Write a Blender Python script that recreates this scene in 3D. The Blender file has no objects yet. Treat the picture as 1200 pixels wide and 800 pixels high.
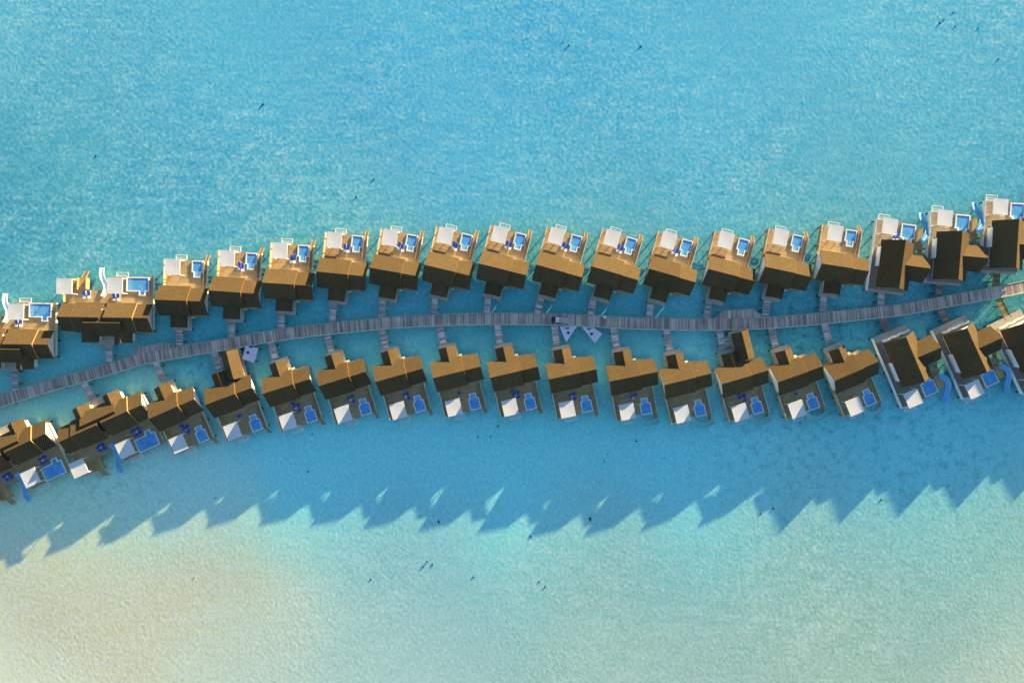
import bpy, math, random
from math import radians, cos, sin, pi, sqrt, exp
random.seed(7)
S = bpy.context.scene
COL = S.collection
FRAME_W, CAM_H = 264.0, 176.0          # metres of lagoon across the view, flying height

# ------------------------------------------------------------------ helpers
class MB:
    """collects faces of ONE mesh object"""
    def __init__(self, flip=False):
        self.v, self.f, self.uv, self.flip = [], [], [], flip
    def face(self, pts, uvs=None):
        n = len(self.v)
        if self.flip:
            pts = [(x, -y, z) for x, y, z in reversed(pts)]
            if uvs: uvs = list(reversed(uvs))
        self.v += [tuple(p) for p in pts]
        self.f.append(list(range(n, n + len(pts))))
        self.uv.append(uvs)
    def box(self, x0, x1, y0, y1, z0, z1):
        a = [(x0,y0,z0),(x1,y0,z0),(x1,y1,z0),(x0,y1,z0),(x0,y0,z1),(x1,y0,z1),(x1,y1,z1),(x0,y1,z1)]
        for q in ((3,2,1,0),(4,5,6,7),(0,1,5,4),(1,2,6,5),(2,3,7,6),(3,0,4,7)):
            self.face([a[i] for i in q])
        return self
    def bar(self, p, q, w, h):
        """a beam of width w and height h from p to q (horizontal or sloping)"""
        dx, dy = q[0]-p[0], q[1]-p[1]
        L = sqrt(dx*dx+dy*dy) or 1e-6
        nx, ny = -dy/L*w/2, dx/L*w/2
        a = [(p[0]-nx,p[1]-ny,p[2]-h),(q[0]-nx,q[1]-ny,q[2]-h),(q[0]+nx,q[1]+ny,q[2]-h),(p[0]+nx,p[1]+ny,p[2]-h),
             (p[0]-nx,p[1]-ny,p[2]),(q[0]-nx,q[1]-ny,q[2]),(q[0]+nx,q[1]+ny,q[2]),(p[0]+nx,p[1]+ny,p[2])]
        for f in ((3,2,1,0),(4,5,6,7),(0,1,5,4),(1,2,6,5),(2,3,7,6),(3,0,4,7)):
            self.face([a[i] for i in f])
        return self
    def prism(self, poly, z0, z1):
        """counter-clockwise plan polygon raised from z0 to z1"""
        self.face([(x,y,z1) for x,y in poly]); self.face([(x,y,z0) for x,y in reversed(poly)])
        for i in range(len(poly)):
            (ax,ay),(bx,by) = poly[i], poly[(i+1) % len(poly)]
            self.face([(ax,ay,z0),(bx,by,z0),(bx,by,z1),(ax,ay,z1)])
        return self
    def profile(self, prof, a, b, axis='x'):
        """counter-clockwise profile (s, z) carried along axis from a to b; for axis 'x' s is y, for 'y' s is x"""
        P = (lambda t, s, z: (t, s, z)) if axis == 'x' else (lambda t, s, z: (s, t, z))
        fw = axis == 'x'
        n = len(prof)
        e0 = [P(a, s, z) for s, z in prof]; e1 = [P(b, s, z) for s, z in prof]
        self.face(e1 if fw else e1[::-1]); self.face(e0[::-1] if fw else e0)
        for i in range(n):
            j = (i+1) % n
            q = [e0[i], e0[j], e1[j], e1[i]]
            self.face(q if fw else q[::-1])
        return self
    def gable(self, a, b, c, half, zr, ze, axis='x', t=.22, ha=None, hb=None):
        """thick roof of two slopes, ridge along axis from a to b at cross position c"""
        ha = half if ha is None else ha; hb = half if hb is None else hb
        k = (zr-ze)/half
        prof = [(c-ha, zr-k*ha-t), (c, zr-t), (c+hb, zr-k*hb-t), (c+hb, zr-k*hb), (c, zr), (c-ha, zr-k*ha)]
        # the profile is concave: build it as two slabs
        n = len(prof)
        P = (lambda q, s, z: (q, s, z)) if axis == 'x' else (lambda q, s, z: (s, q, z))
        fw = axis == 'x'
        def F(pts): self.face(pts if fw else pts[::-1])
        for i in range(n):
            j = (i+1) % n
            steps = max(1, int(abs(b-a)))
            F([P(a,*prof[i]), P(a,*prof[j]), P(b,*prof[j]), P(b,*prof[i])])
        for e, s in ((a, -1), (b, 1)):
            for q in ((0,1,4,5), (1,2,3,4)):
                pts = [P(e, *prof[i]) for i in q]
                F(pts if s > 0 else pts[::-1])
        return self
    def cyl(self, x, y, z0, z1, r, n=8, r1=None):
        r1 = r if r1 is None else r1
        a = [(x+r*cos(2*pi*i/n), y+r*sin(2*pi*i/n), z0) for i in range(n)]
        b = [(x+r1*cos(2*pi*i/n), y+r1*sin(2*pi*i/n), z1) for i in range(n)]
        for i in range(n):
            j = (i+1) % n
            self.face([a[i], a[j], b[j], b[i]])
        self.face(b); self.face(a[::-1])
        return self
    def ring(self, outer, inner, z0, z1):
        n = len(outer)
        for i in range(n):
            j = (i+1) % n
            o0,o1,i0,i1 = outer[i],outer[j],inner[i],inner[j]
            self.face([(*o0,z1),(*o1,z1),(*i1,z1),(*i0,z1)])
            self.face([(*o0,z0),(*o1,z0),(*o1,z1),(*o0,z1)])
            self.face([(*i1,z0),(*i0,z0),(*i0,z1),(*i1,z1)])
        return self
    def build(self, name, mat, parent=None, smooth=False):
        me = bpy.data.meshes.new(name)
        me.from_pydata(self.v, [], self.f)
        if any(u for u in self.uv):
            lay = me.uv_layers.new(name='UVMap')
            k = 0
            for f, u in zip(self.f, self.uv):
                for i in range(len(f)):
                    lay.data[k].uv = u[i] if u else (0, 0)
                    k += 1
        me.materials.append(mat)
        if smooth:
            for p in me.polygons: p.use_smooth = True
        me.update()
        o = bpy.data.objects.new(name, me); COL.objects.link(o)
        if parent: o.parent = parent
        return o

def inset(poly, d):
    """inner offset of a counter-clockwise plan polygon"""
    n, out = len(poly), []
    for i in range(n):
        p, q, r = poly[i-1], poly[i], poly[(i+1) % n]
        def nrm(a, b):
            dx, dy = b[0]-a[0], b[1]-a[1]; L = sqrt(dx*dx+dy*dy)
            return (-dy/L, dx/L)
        n1, n2 = nrm(p, q), nrm(q, r)
        k = 1 + n1[0]*n2[0] + n1[1]*n2[1]
        out.append((q[0]+d*(n1[0]+n2[0])/k, q[1]+d*(n1[1]+n2[1])/k))
    return out

def empty(name, loc=(0,0,0), rz=0):
    o = bpy.data.objects.new(name, None); COL.objects.link(o)
    o.location = loc; o.rotation_euler = (0, 0, rz); o.empty_display_size = .5
    return o
def tag(o, label=None, cat=None, group=None, kind=None):
    if label: o['label'] = label
    if cat: o['category'] = cat
    if group: o['group'] = group
    if kind: o['kind'] = kind
    return o
KIDS = {}
def kids(o):
    return list(o.children)
def copy_tree(o, parent=None):
    c = o.copy(); COL.objects.link(c)
    if parent: c.parent = parent
    for ch in kids(o): copy_tree(ch, c)
    return c

ORD = ['zeroth','first','second','third','fourth','fifth','sixth','seventh','eighth','ninth','tenth','eleventh','twelfth',
       'thirteenth','fourteenth','fifteenth','sixteenth','seventeenth','eighteenth','nineteenth','twentieth']

# ------------------------------------------------------------------ materials
def srgb(r, g, b):
    f = lambda c: c/12.92 if c <= .04045 else ((c+.055)/1.055)**2.4
    return (f(r/255), f(g/255), f(b/255), 1)
class NT:
    def __init__(self, name):
        self.m = bpy.data.materials.new(name); self.m.use_nodes = True
        self.t = self.m.node_tree; self.t.nodes.clear()
        self.out = self.n('ShaderNodeOutputMaterial')
    def n(self, kind, **kw):
        x = self.t.nodes.new(kind)
        for k, v in kw.items(): setattr(x, k, v)
        return x
    def l(self, a, b): self.t.links.new(a, b)
    def math(self, op, a, b=None, c=None, clamp=False):
        x = self.n('ShaderNodeMath', operation=op); x.use_clamp = clamp
        for i, q in enumerate((a, b, c)):
            if q is None: continue
            if hasattr(q, 'is_linked'): self.l(q, x.inputs[i])
            else: x.inputs[i].default_value = q
        return x.outputs[0]
    def vec(self, op, a, b=None, scale=None):
        x = self.n('ShaderNodeVectorMath', operation=op)
        for i, q in enumerate((a, b)):
            if q is None: continue
            if hasattr(q, 'is_linked'): self.l(q, x.inputs[i])
            else: x.inputs[i].default_value = q
        if scale is not None:
            if hasattr(scale, 'is_linked'): self.l(scale, x.inputs['Scale'])
            else: x.inputs['Scale'].default_value = scale
        return x.outputs['Value'] if op in ('DISTANCE', 'LENGTH', 'DOT_PRODUCT') else x.outputs['Vector']
    def noise(self, vec, scale, detail=2, rough=.5, dist=0):
        x = self.n('ShaderNodeTexNoise'); x.inputs['Scale'].default_value = scale
        x.inputs['Detail'].default_value = detail; x.inputs['Roughness'].default_value = rough
        x.inputs['Distortion'].default_value = dist
        if vec is not None: self.l(vec, x.inputs['Vector'])
        return x.outputs['Fac']
    def ramp(self, fac, stops):
        x = self.n('ShaderNodeValToRGB'); self.l(fac, x.inputs[0])
        e = x.color_ramp.elements
        while len(e) < len(stops): e.new(.5)
        for q, (p, c) in zip(e, stops):
            q.position = p; q.color = c if len(c) == 4 else (*c, 1)
        return x.outputs[0]
    def mix(self, fac, a, b, mode='MIX'):
        x = self.n('ShaderNodeMix', data_type='RGBA', blend_type=mode)
        for k, q in ((0, fac), (6, a), (7, b)):
            if hasattr(q, 'is_linked'): self.l(q, x.inputs[k])
            else: x.inputs[k].default_value = q if k == 0 or len(q) == 4 else (*q, 1)
        return x.outputs[2]
    def objvec(self, scale=(1,1,1), jitter=True):
        tc = self.n('ShaderNodeTexCoord')
        v = tc.outputs['Object']
        if jitter:
            oi = self.n('ShaderNodeObjectInfo')
            v = self.vec('ADD', v, self.vec('SCALE', (37., 17., 5.), scale=oi.outputs['Random']))
        return self.vec('MULTIPLY', v, scale)
    def pbr(self, color, rough=.8, bump=None, strength=.3, dist=.05, spec=.3):
        p = self.n('ShaderNodeBsdfPrincipled')
        for k, q in (('Base Color', color), ('Roughness', rough)):
            if hasattr(q, 'is_linked'): self.l(q, p.inputs[k])
            else: p.inputs[k].default_value = q if k == 'Roughness' or len(q) == 4 else (*q, 1)
        p.inputs['Specular IOR Level'].default_value = spec
        if bump is not None:
            b = self.n('ShaderNodeBump'); b.inputs['Strength'].default_value = strength; b.inputs['Distance'].default_value = dist
            self.l(bump, b.inputs['Height']); self.l(b.outputs[0], p.inputs['Normal'])
        self.l(p.outputs[0], self.out.inputs[0])
        return self.m

def mat_thatch(name, c0, c1, c2):
    t = NT(name)
    v = t.objvec()
    fine = t.noise(v, 3.2, 3, .7)
    big = t.noise(v, .35, 3, .6)
    rows = t.n('ShaderNodeTexWave', wave_type='BANDS', bands_direction='Z'); rows.inputs['Scale'].default_value = 1.4
    rows.inputs['Distortion'].default_value = 2.2; rows.inputs['Detail'].default_value = 2; rows.inputs['Detail Scale'].default_value = 2.5
    t.l(v, rows.inputs['Vector'])
    col = t.ramp(fine, [(.28, c0), (.5, c1), (.74, c2)])
    col = t.mix(t.math('MULTIPLY', big, .45), col, (c0[0]*.75, c0[1]*.72, c0[2]*.7))
    bl = t.noise(v, .9, 4, .7, .5)
    col = t.mix(t.math('MULTIPLY_ADD', bl, 2.2, -1.2, clamp=True), col, (c2[0]*1.05, c2[1]*1.1, c2[2]*1.35))
    oi = t.n('ShaderNodeObjectInfo')
    hs = t.n('ShaderNodeHueSaturation'); t.l(col, hs.inputs['Color'])
    t.l(t.math('MULTIPLY_ADD', oi.outputs['Random'], .24, .88), hs.inputs['Value'])
    h = t.math('ADD', t.math('MULTIPLY', fine, .7), t.math('MULTIPLY', rows.outputs['Fac'], .25))
    return t.pbr(hs.outputs[0], .95, h, .5, .12, .05)

def mat_planks(name, c0, c1, along='x', w=.16, grey=0):
    """boards running along one local axis, each with its own tone"""
    t = NT(name)
    v = t.objvec()
    s = (.35, 1/w*.5, 1) if along == 'x' else (1/w*.5, .35, 1)
    st = t.noise(t.vec('MULTIPLY', v, s), 1.0, 3, .65)
    wear = t.noise(v, .55, 3, .6)
    col = t.ramp(st, [(.3, c0), (.72, c1)])
    col = t.mix(t.math('MULTIPLY', wear, .45), col, tuple(a*.62 for a in c0))
    return t.pbr(col, .8, st, .25, .03, .15)

def mat_jetty(name, c0, c1, c2):
    t = NT(name)
    uv = t.n('ShaderNodeUVMap').outputs[0]
    a = t.noise(t.vec('MULTIPLY', uv, (2.6, .10, 1)), 1., 2, .7)
    b = t.noise(t.vec('MULTIPLY', uv, (.16, .22, 1)), 1., 4, .6)
    wn = t.n('ShaderNodeTexWhiteNoise', noise_dimensions='1D')
    sx = t.n('ShaderNodeSeparateXYZ'); t.l(uv, sx.inputs[0])
    t.l(t.math('FLOOR', t.math('DIVIDE', sx.outputs[0], .29)), wn.inputs['W'])
    f = t.math('ADD', t.math('MULTIPLY', a, .62), t.math('MULTIPLY', wn.outputs['Value'], .38))
    f = t.math('ADD', f, t.math('MULTIPLY_ADD', b, .5, -.25))
    col = t.ramp(f, [(.28, c0), (.5, c1), (.78, c2)])
    return t.pbr(col, .85, wn.outputs['Value'], .25, .03, .1)

def mat_plain(name, c, rough=.6, var=.12, scale=1.5, spec=.3, bump=0):
    t = NT(name)
    v = t.objvec()
    n = t.noise(v, scale, 3, .6)
    col = t.ramp(n, [(.3, tuple(a*(1-var) for a in c)), (.7, tuple(min(.95, a*(1+var)) for a in c))])
    return t.pbr(col, rough, n if bump else None, .3, bump or .01, spec)

def mat_pool(name, c0, c1):
    t = NT(name)
    v = t.objvec()
    n = t.noise(v, .9, 2, .5, .6)
    rip = t.noise(v, 3.5, 2, .5, .8)
    col = t.ramp(n, [(.3, c0), (.75, c1)])
    return t.pbr(col, .12, rip, .12, .05, .5)

M = {}
M['thatch'] = mat_thatch('roof_thatch', (.066,.044,.022), (.098,.066,.033), (.126,.088,.046))
M['deck'] = mat_planks('deck_boards', (.31,.205,.105), (.58,.415,.24), 'x')
M['porch'] = mat_planks('porch_boards', (.36,.31,.25), (.56,.50,.42), 'x')
M['deck_old'] = mat_planks('weathered_boards', (.20,.165,.125), (.38,.32,.25), 'x')
M['wood'] = mat_planks('timber', (.36,.23,.11), (.54,.37,.19), 'y')
M['warm'] = mat_plain('warm_timber', (.38,.22,.085), .7)
M['verge'] = mat_plain('verge_timber', (.16,.075,.025), .8)
M['darkwood'] = mat_plain('dark_timber', (.055,.04,.033), .8, .3)
M['white'] = mat_plain('white_paint', (.74,.73,.73), .6, .05, .6)
M['cloth'] = mat_plain('canopy_cloth', (.60,.585,.60), .85, .05, .5)
M['cream'] = mat_plain('cream_trim', (.66,.60,.50), .7, .08)
M['pool'] = mat_pool('pool_water', (.07,.27,.59), (.13,.38,.72))
M['poolstep'] = mat_pool('pool_step_water', (.10,.37,.70), (.22,.50,.78))
M['blue'] = mat_plain('blue_fabric', (.03,.11,.55), .85, .15, 3)
M['towel'] = mat_plain('white_towel', (.78,.77,.76), .9, .05, 3)
M['table'] = mat_plain('table_top', (.55,.48,.38), .6)
M['net'] = None
M['slide_teal'] = mat_plain('teal_fibreglass', (.22,.52,.54), .3, .1, 1, .5)
M['slide_blue'] = mat_plain('blue_fibreglass', (.16,.40,.68), .45, .12, 1, .2)
M['slide_pale'] = mat_plain('pale_fibreglass', (.62,.72,.76), .3, .1, 1, .5)
M['jetty'] = mat_jetty('jetty_boards', (.21,.155,.13), (.38,.295,.255), (.64,.53,.46))
M['bridge'] = mat_jetty('footbridge_boards', (.19,.155,.145), (.44,.38,.36), (.78,.71,.67))
M['bridge_wet'] = mat_jetty('algae_boards', (.12,.10,.035), (.22,.185,.075), (.32,.275,.13))
M['bridge_brown'] = mat_jetty('brown_boards', (.12,.095,.075), (.20,.165,.13), (.33,.29,.24))
M['sail'] = mat_plain('lavender_sailcloth', (.60,.58,.72), .85, .05, .4)
M['metal'] = mat_plain('pale_metal', (.6,.6,.62), .4)
M['coral'] = mat_plain('dark_coral', (.03,.075,.085), .9, .4, 2)
M['pink'] = mat_plain('pinkish_panel', (.55,.42,.44), .6)
def mat_net():
    t = NT('catamaran_net')
    v = t.objvec((1,1,1))
    ch = t.n('ShaderNodeTexChecker'); ch.inputs['Scale'].default_value = 9; t.l(v, ch.inputs['Vector'])
    d = t.n('ShaderNodeBsdfDiffuse'); d.inputs[0].default_value = (.72,.74,.72,1)
    tr = t.n('ShaderNodeBsdfTransparent')
    mx = t.n('ShaderNodeMixShader'); mx.inputs[0].default_value = .34
    t.l(tr.outputs[0], mx.inputs[1]); t.l(d.outputs[0], mx.inputs[2]); t.l(mx.outputs[0], t.out.inputs[0])
    return t.m
M['net'] = mat_net()

# ------------------------------------------------------------------ lagoon bed and water
def px(u, v): return ((u-600)*.22, (400-v)*.22)
# water colour, villa shade strip lifted by brighter tints, as (place, reach in metres, colour of sand seen through it)
WATER_TINTS = [
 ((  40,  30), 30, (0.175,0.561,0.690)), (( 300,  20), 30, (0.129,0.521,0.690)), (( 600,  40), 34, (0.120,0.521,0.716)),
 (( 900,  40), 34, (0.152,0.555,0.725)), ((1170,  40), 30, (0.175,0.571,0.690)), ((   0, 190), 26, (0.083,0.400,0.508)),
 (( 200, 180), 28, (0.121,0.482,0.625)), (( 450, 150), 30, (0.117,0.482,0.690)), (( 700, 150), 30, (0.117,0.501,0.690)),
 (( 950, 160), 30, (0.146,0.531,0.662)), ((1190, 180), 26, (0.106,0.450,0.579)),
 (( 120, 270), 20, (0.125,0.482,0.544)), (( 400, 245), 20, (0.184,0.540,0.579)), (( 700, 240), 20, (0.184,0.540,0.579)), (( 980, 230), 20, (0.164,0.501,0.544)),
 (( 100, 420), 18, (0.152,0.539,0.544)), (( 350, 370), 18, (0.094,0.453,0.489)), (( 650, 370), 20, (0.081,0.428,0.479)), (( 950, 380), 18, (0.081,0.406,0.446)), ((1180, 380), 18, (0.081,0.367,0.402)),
 ((  90, 560), 18, (0.573,0.806,0.608)), (( 200, 555), 14, (0.473,0.782,0.716)), (( 380, 545), 20, (0.271,0.782,0.868)), (( 600, 540), 24, (0.258,0.782,0.868)), (( 850, 535), 24, (0.244,0.756,0.857)), ((1120, 525), 22, (0.216,0.679,0.760)),  # tints raised here to make up for the villas' cast shade
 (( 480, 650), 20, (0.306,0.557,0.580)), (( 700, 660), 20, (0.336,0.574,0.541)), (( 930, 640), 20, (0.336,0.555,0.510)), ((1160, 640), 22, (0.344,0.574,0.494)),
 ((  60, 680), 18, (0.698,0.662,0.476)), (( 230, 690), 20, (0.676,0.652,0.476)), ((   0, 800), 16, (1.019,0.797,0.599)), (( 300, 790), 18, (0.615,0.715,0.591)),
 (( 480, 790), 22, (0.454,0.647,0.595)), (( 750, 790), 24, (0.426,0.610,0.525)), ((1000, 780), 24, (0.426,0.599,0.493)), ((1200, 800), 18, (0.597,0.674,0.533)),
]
def mat_water():
    t = NT('lagoon_water')
    geo = t.n('ShaderNodeNewGeometry')
    P = geo.outputs['Position']
    # wandering edges between shallows, deeps and the brightened shade strip
    wn = t.n('ShaderNodeTexNoise'); wn.inputs['Scale'].default_value = .035; wn.inputs['Detail'].default_value = 3
    t.l(P, wn.inputs['Vector'])
    warp = t.vec('SCALE', t.vec('SUBTRACT', wn.outputs['Color'], (.5,.5,.5)), scale=26.)
    Q = t.vec('MULTIPLY', t.vec('ADD', P, warp), (1,1,0))
    acc = wsum = None
    for (uv, r, c) in WATER_TINTS:
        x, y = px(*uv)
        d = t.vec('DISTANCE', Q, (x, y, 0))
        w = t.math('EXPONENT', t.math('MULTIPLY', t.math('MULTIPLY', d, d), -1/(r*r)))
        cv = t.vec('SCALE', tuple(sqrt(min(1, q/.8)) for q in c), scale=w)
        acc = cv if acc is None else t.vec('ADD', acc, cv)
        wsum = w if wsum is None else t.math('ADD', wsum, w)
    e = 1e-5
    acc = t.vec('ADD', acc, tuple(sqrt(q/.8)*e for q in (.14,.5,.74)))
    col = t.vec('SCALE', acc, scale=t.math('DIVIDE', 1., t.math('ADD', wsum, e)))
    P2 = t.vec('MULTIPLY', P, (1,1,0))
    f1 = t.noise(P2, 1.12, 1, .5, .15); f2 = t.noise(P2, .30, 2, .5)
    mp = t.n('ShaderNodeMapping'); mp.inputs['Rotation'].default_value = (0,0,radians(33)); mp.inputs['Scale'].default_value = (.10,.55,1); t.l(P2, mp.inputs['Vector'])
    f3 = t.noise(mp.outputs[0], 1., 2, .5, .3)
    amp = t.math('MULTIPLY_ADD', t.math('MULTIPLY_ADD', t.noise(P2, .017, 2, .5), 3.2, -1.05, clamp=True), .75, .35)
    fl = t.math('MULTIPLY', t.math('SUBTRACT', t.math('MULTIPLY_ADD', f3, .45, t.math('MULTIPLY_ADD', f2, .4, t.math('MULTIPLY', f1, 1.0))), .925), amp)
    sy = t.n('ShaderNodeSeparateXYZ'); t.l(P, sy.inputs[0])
    shade_band = t.math('EXPONENT', t.math('MULTIPLY', t.math('POWER', t.math('ABSOLUTE', t.math('DIVIDE', t.math('ADD', sy.outputs[1], 16.), 33.)), 4.), -1.))   # painted flecks fade across the villas' shaded band
    fl = t.math('MULTIPLY', fl, t.math('MULTIPLY_ADD', shade_band, -.72, 1.))
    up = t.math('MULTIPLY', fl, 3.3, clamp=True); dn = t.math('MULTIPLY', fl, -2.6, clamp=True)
    light_flecks = t.mix(up, col, (.93,1,.97)); thick = t.mix(dn, light_flecks, t.vec('MULTIPLY', col, col))  # caustic-like light flecks and darker gaps painted into the water tint
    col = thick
    h = t.noise(P2, .9, 3, .55, .6)
    bp = t.n('ShaderNodeBump'); bp.inputs['Strength'].default_value = .25; bp.inputs['Distance'].default_value = .10; t.l(h, bp.inputs['Height'])
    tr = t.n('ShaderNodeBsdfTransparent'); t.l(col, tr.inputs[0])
    gl = t.n('ShaderNodeBsdfGlossy'); gl.inputs['Roughness'].default_value = .12; t.l(bp.outputs[0], gl.inputs['Normal'])
    # share reflected by the surface, the same from above and from below
    cs = t.math('ABSOLUTE', t.vec('DOT_PRODUCT', geo.outputs['Incoming'], geo.outputs['Normal']))
    fr = t.math('MULTIPLY_ADD', t.math('POWER', t.math('SUBTRACT', 1., cs), 5.), .9, .02)
    mx = t.n('ShaderNodeMixShader'); t.l(fr, mx.inputs[0]); t.l(tr.outputs[0], mx.inputs[1]); t.l(gl.outputs[0], mx.inputs[2])
    t.l(mx.outputs[0], t.out.inputs[0])
    return t.m
def mat_sand():
    t = NT('lagoon_sand')
    geo = t.n('ShaderNodeNewGeometry'); P = t.vec('MULTIPLY', geo.outputs['Position'], (1,1,0))
    # pattern of wave-shaped sand: rounded cells about a metre across, in patches of stronger and weaker relief
    def rot(v, deg, sc):
        m = t.n('ShaderNodeMapping'); m.inputs['Rotation'].default_value = (0,0,radians(deg)); m.inputs['Scale'].default_value = sc
        t.l(v, m.inputs['Vector']); return m.outputs[0]
    n1 = t.noise(rot(P, 38, (1.0,.8,1)), 1.35, 1, .45, 0)
    n2 = t.noise(rot(P, 50, (1.0,.45,1)), .42, 2, .5, .4)
    patch = t.noise(P, .022, 3, .55)
    amp = t.math('MULTIPLY_ADD', t.ramp(patch, [(.34,(.0,.0,.0)), (.62,(1,1,1))]), .75, .45)
    h = t.math('MULTIPLY', t.math('ADD', n1, t.math('MULTIPLY', n2, .8)), amp)
    b = t.n('ShaderNodeBump'); b.inputs['Strength'].default_value = 1.; b.inputs['Distance'].default_value = .052
    t.l(h, b.inputs['Height'])
    col = t.ramp(n1, [(.25,(.76,.76,.745)), (.75,(.95,.945,.92))])
    # weed and coral growth among the piles on the reef side
    weed = None
    for (u, v, r, k) in ((950,395,30,1.),(930,500,26,.8),(1060,440,26,1.),(1110,540,20,.8),(1180,380,26,1.),(1050,570,16,.7),(230,430,12,.7),(120,560,18,.55),(560,470,10,.5),(1195,250,14,.8)):
        x, y = px(u, v); d = t.vec('DISTANCE', P, (x,y,0))
        w = t.math('MULTIPLY', t.math('EXPONENT', t.math('MULTIPLY', t.math('MULTIPLY', d, d), -1/(r*r))), k)
        weed = w if weed is None else t.math('MAXIMUM', weed, w)
    wn = t.noise(P, .42, 6, .75)
    wm = t.math('MULTIPLY', t.math('MULTIPLY', t.math('SUBTRACT', wn, .49), 7., clamp=True), t.math('MULTIPLY', weed, .5))
    col = t.mix(wm, col, (.10,.16,.13))
    d = t.n('ShaderNodeBsdfDiffuse'); t.l(col, d.inputs[0]); t.l(b.outputs[0], d.inputs['Normal'])
    t.l(d.outputs[0], t.out.inputs[0])
    return t.m
R = 4000
def bed_z(x, y):
    s = min(1, max(0, (x-55)/55)); s = s*s*(3-2*s)
    return -(.42+.62*exp(-((x-2)/68)**2)+.22*s)+.05*sin(x*.11+y*.07)+.04*sin(x*.05-y*.13)
xs = [-R,-1200,-500,-260]+[-180+i*4 for i in range(91)]+[260,500,1200,R]
ys = [-R,-1200,-500,-200]+[-120+i*4 for i in range(61)]+[200,500,1200,R]
bv = [(x, y, bed_z(x, y)) for y in ys for x in xs]; nx_ = len(xs)
bf = [(j*nx_+i, j*nx_+i+1, (j+1)*nx_+i+1, (j+1)*nx_+i) for j in range(len(ys)-1) for i in range(nx_-1)]
bme = bpy.data.meshes.new('seabed'); bme.from_pydata(bv, [], bf); bme.materials.append(mat_sand())
for p_ in bme.polygons: p_.use_smooth = True
bed = bpy.data.objects.new('seabed', bme); COL.objects.link(bed)
tag(bed, kind='structure')
wat = MB(); wat.face([(-R,-R,0),(R,-R,0),(R,R,0),(-R,R,0)])
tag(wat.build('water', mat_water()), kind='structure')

# ------------------------------------------------------------------ villa parts
DZ = 1.4            # deck level
def canopy(root, flip, x0, x1, y0, y1, z=4.05, mat='cloth'):
    b = MB(flip); mx, my = (x0+x1)/2, (y0+y1)/2
    n = 6
    def zz(i, j):                       # cloth sagging a little between its edges
        a, c = i/n*2-1, j/n*2-1
        return z - .03*(1-a*a)*(1-c*c)
    for i in range(n):
        for j in range(n):
            X = lambda k: x0+(x1-x0)*k/n
            Y = lambda k: y0+(y1-y0)*k/n
            q = [(X(i),Y(j),zz(i,j)),(X(i+1),Y(j),zz(i+1,j)),(X(i+1),Y(j+1),zz(i+1,j+1)),(X(i),Y(j+1),zz(i,j+1))]
            b.face(q); b.face([(p[0],p[1],p[2]-.06) for p in reversed(q)])
    for (ax,ay,bx,by) in ((x0,y0,x1,y0),(x1,y0,x1,y1),(x1,y1,x0,y1),(x0,y1,x0,y0)):
        b.face([(ax,ay,z-.18),(bx,by,z-.18),(bx,by,z),(ax,ay,z)])
    c = b.build('canopy', M[mat], root)
    for (x,y) in ((x0+.15,y0+.15),(x1-.15,y0+.15),(x1-.15,y1-.15),(x0+.15,y1-.15)):
        MB(flip).box(x-.07,x+.07,y-.07,y+.07,DZ,z-.19).build('canopy_post', M['white'], c)
def pool(root, flip, poly, steps, z=DZ+.28, rim=.25):
    o = MB(flip).ring(poly, inset(poly, rim), DZ, z).build('pool', M['white'], root)
    w = MB(flip); w.face([(x,y,z-.10) for x,y in inset(poly, rim-.01)]); w.build('pool_water', M['pool'], o)
    x0,x1,y0,y1 = steps
    s = MB(flip); s.face([(x0,y0,z-.096),(x1,y0,z-.096),(x1,y1,z-.096),(x0,y1,z-.096)]); s.build('pool_step', M['poolstep'], o)
def net(root, flip, x0, x1, y0, y1, z=.9):
    r = MB(flip).ring([(x0,y0),(x1,y0),(x1,y1),(x0,y1)], inset([(x0,y0),(x1,y0),(x1,y1),(x0,y1)], .16), z-.12, z).build('net_frame', M['white'], root)
    w = MB(flip); w.face([(x0+.15,y0+.15,z-.06),(x1-.15,y0+.15,z-.06),(x1-.15,y1-.15,z-.06),(x0+.15,y1-.15,z-.06)]); w.build('net', M['net'], r)
def posts(root, flip, pts, z=DZ-.2, r=.16):
    for x, y in pts:
        MB(flip).cyl(x, y, -1.3, z, r).build('post', M['darkwood'], root)
def stair(root, flip, x0, x1, y0, y1, z0, z1, n=6, mat='warm'):
    b = MB(flip)
    for i in range(n):
        ya, yb = y0+(y1-y0)*i/n, y0+(y1-y0)*(i+.8)/n
        z = z0+(z1-z0)*(i+.5)/n
        b.box(x0, x1, min(ya,yb), max(ya,yb), z-.08, z)
    for x in (x0-.05, x1+.05):
        b.bar((x, y0, z0+.05), (x, y1, z1+.05), .08, .22)
    return b.build('stair', M[mat], root)
def fence(root, flip, x0, x1, y0, y1, z0, z1, mat='wood', cap=True):
    f = MB(flip).box(x0,x1,y0,y1,z0,z1).build('side_fence', M[mat], root)
    if cap: MB(flip).box(x0-.04,x1+.04,y0-.04,y1+.04,z1+.003,z1+.07).build('cap', M['cream'], f)
def house_wall(root, flip, x0, x1, c, zr, k, half, z0=DZ, name='wall', mat='white', axis='x'):
    zt = zr-.30
    ze = zt-k*half
    prof = [(c-half,z0),(c+half,z0),(c+half,ze),(c,zt),(c-half,ze)]
    if axis == 'x': MB(flip).profile(prof, x0, x1, 'x').build(name, M[mat], root)
    else: MB(flip).profile(prof, x0, x1, 'y').build(name, M[mat], root)

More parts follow.
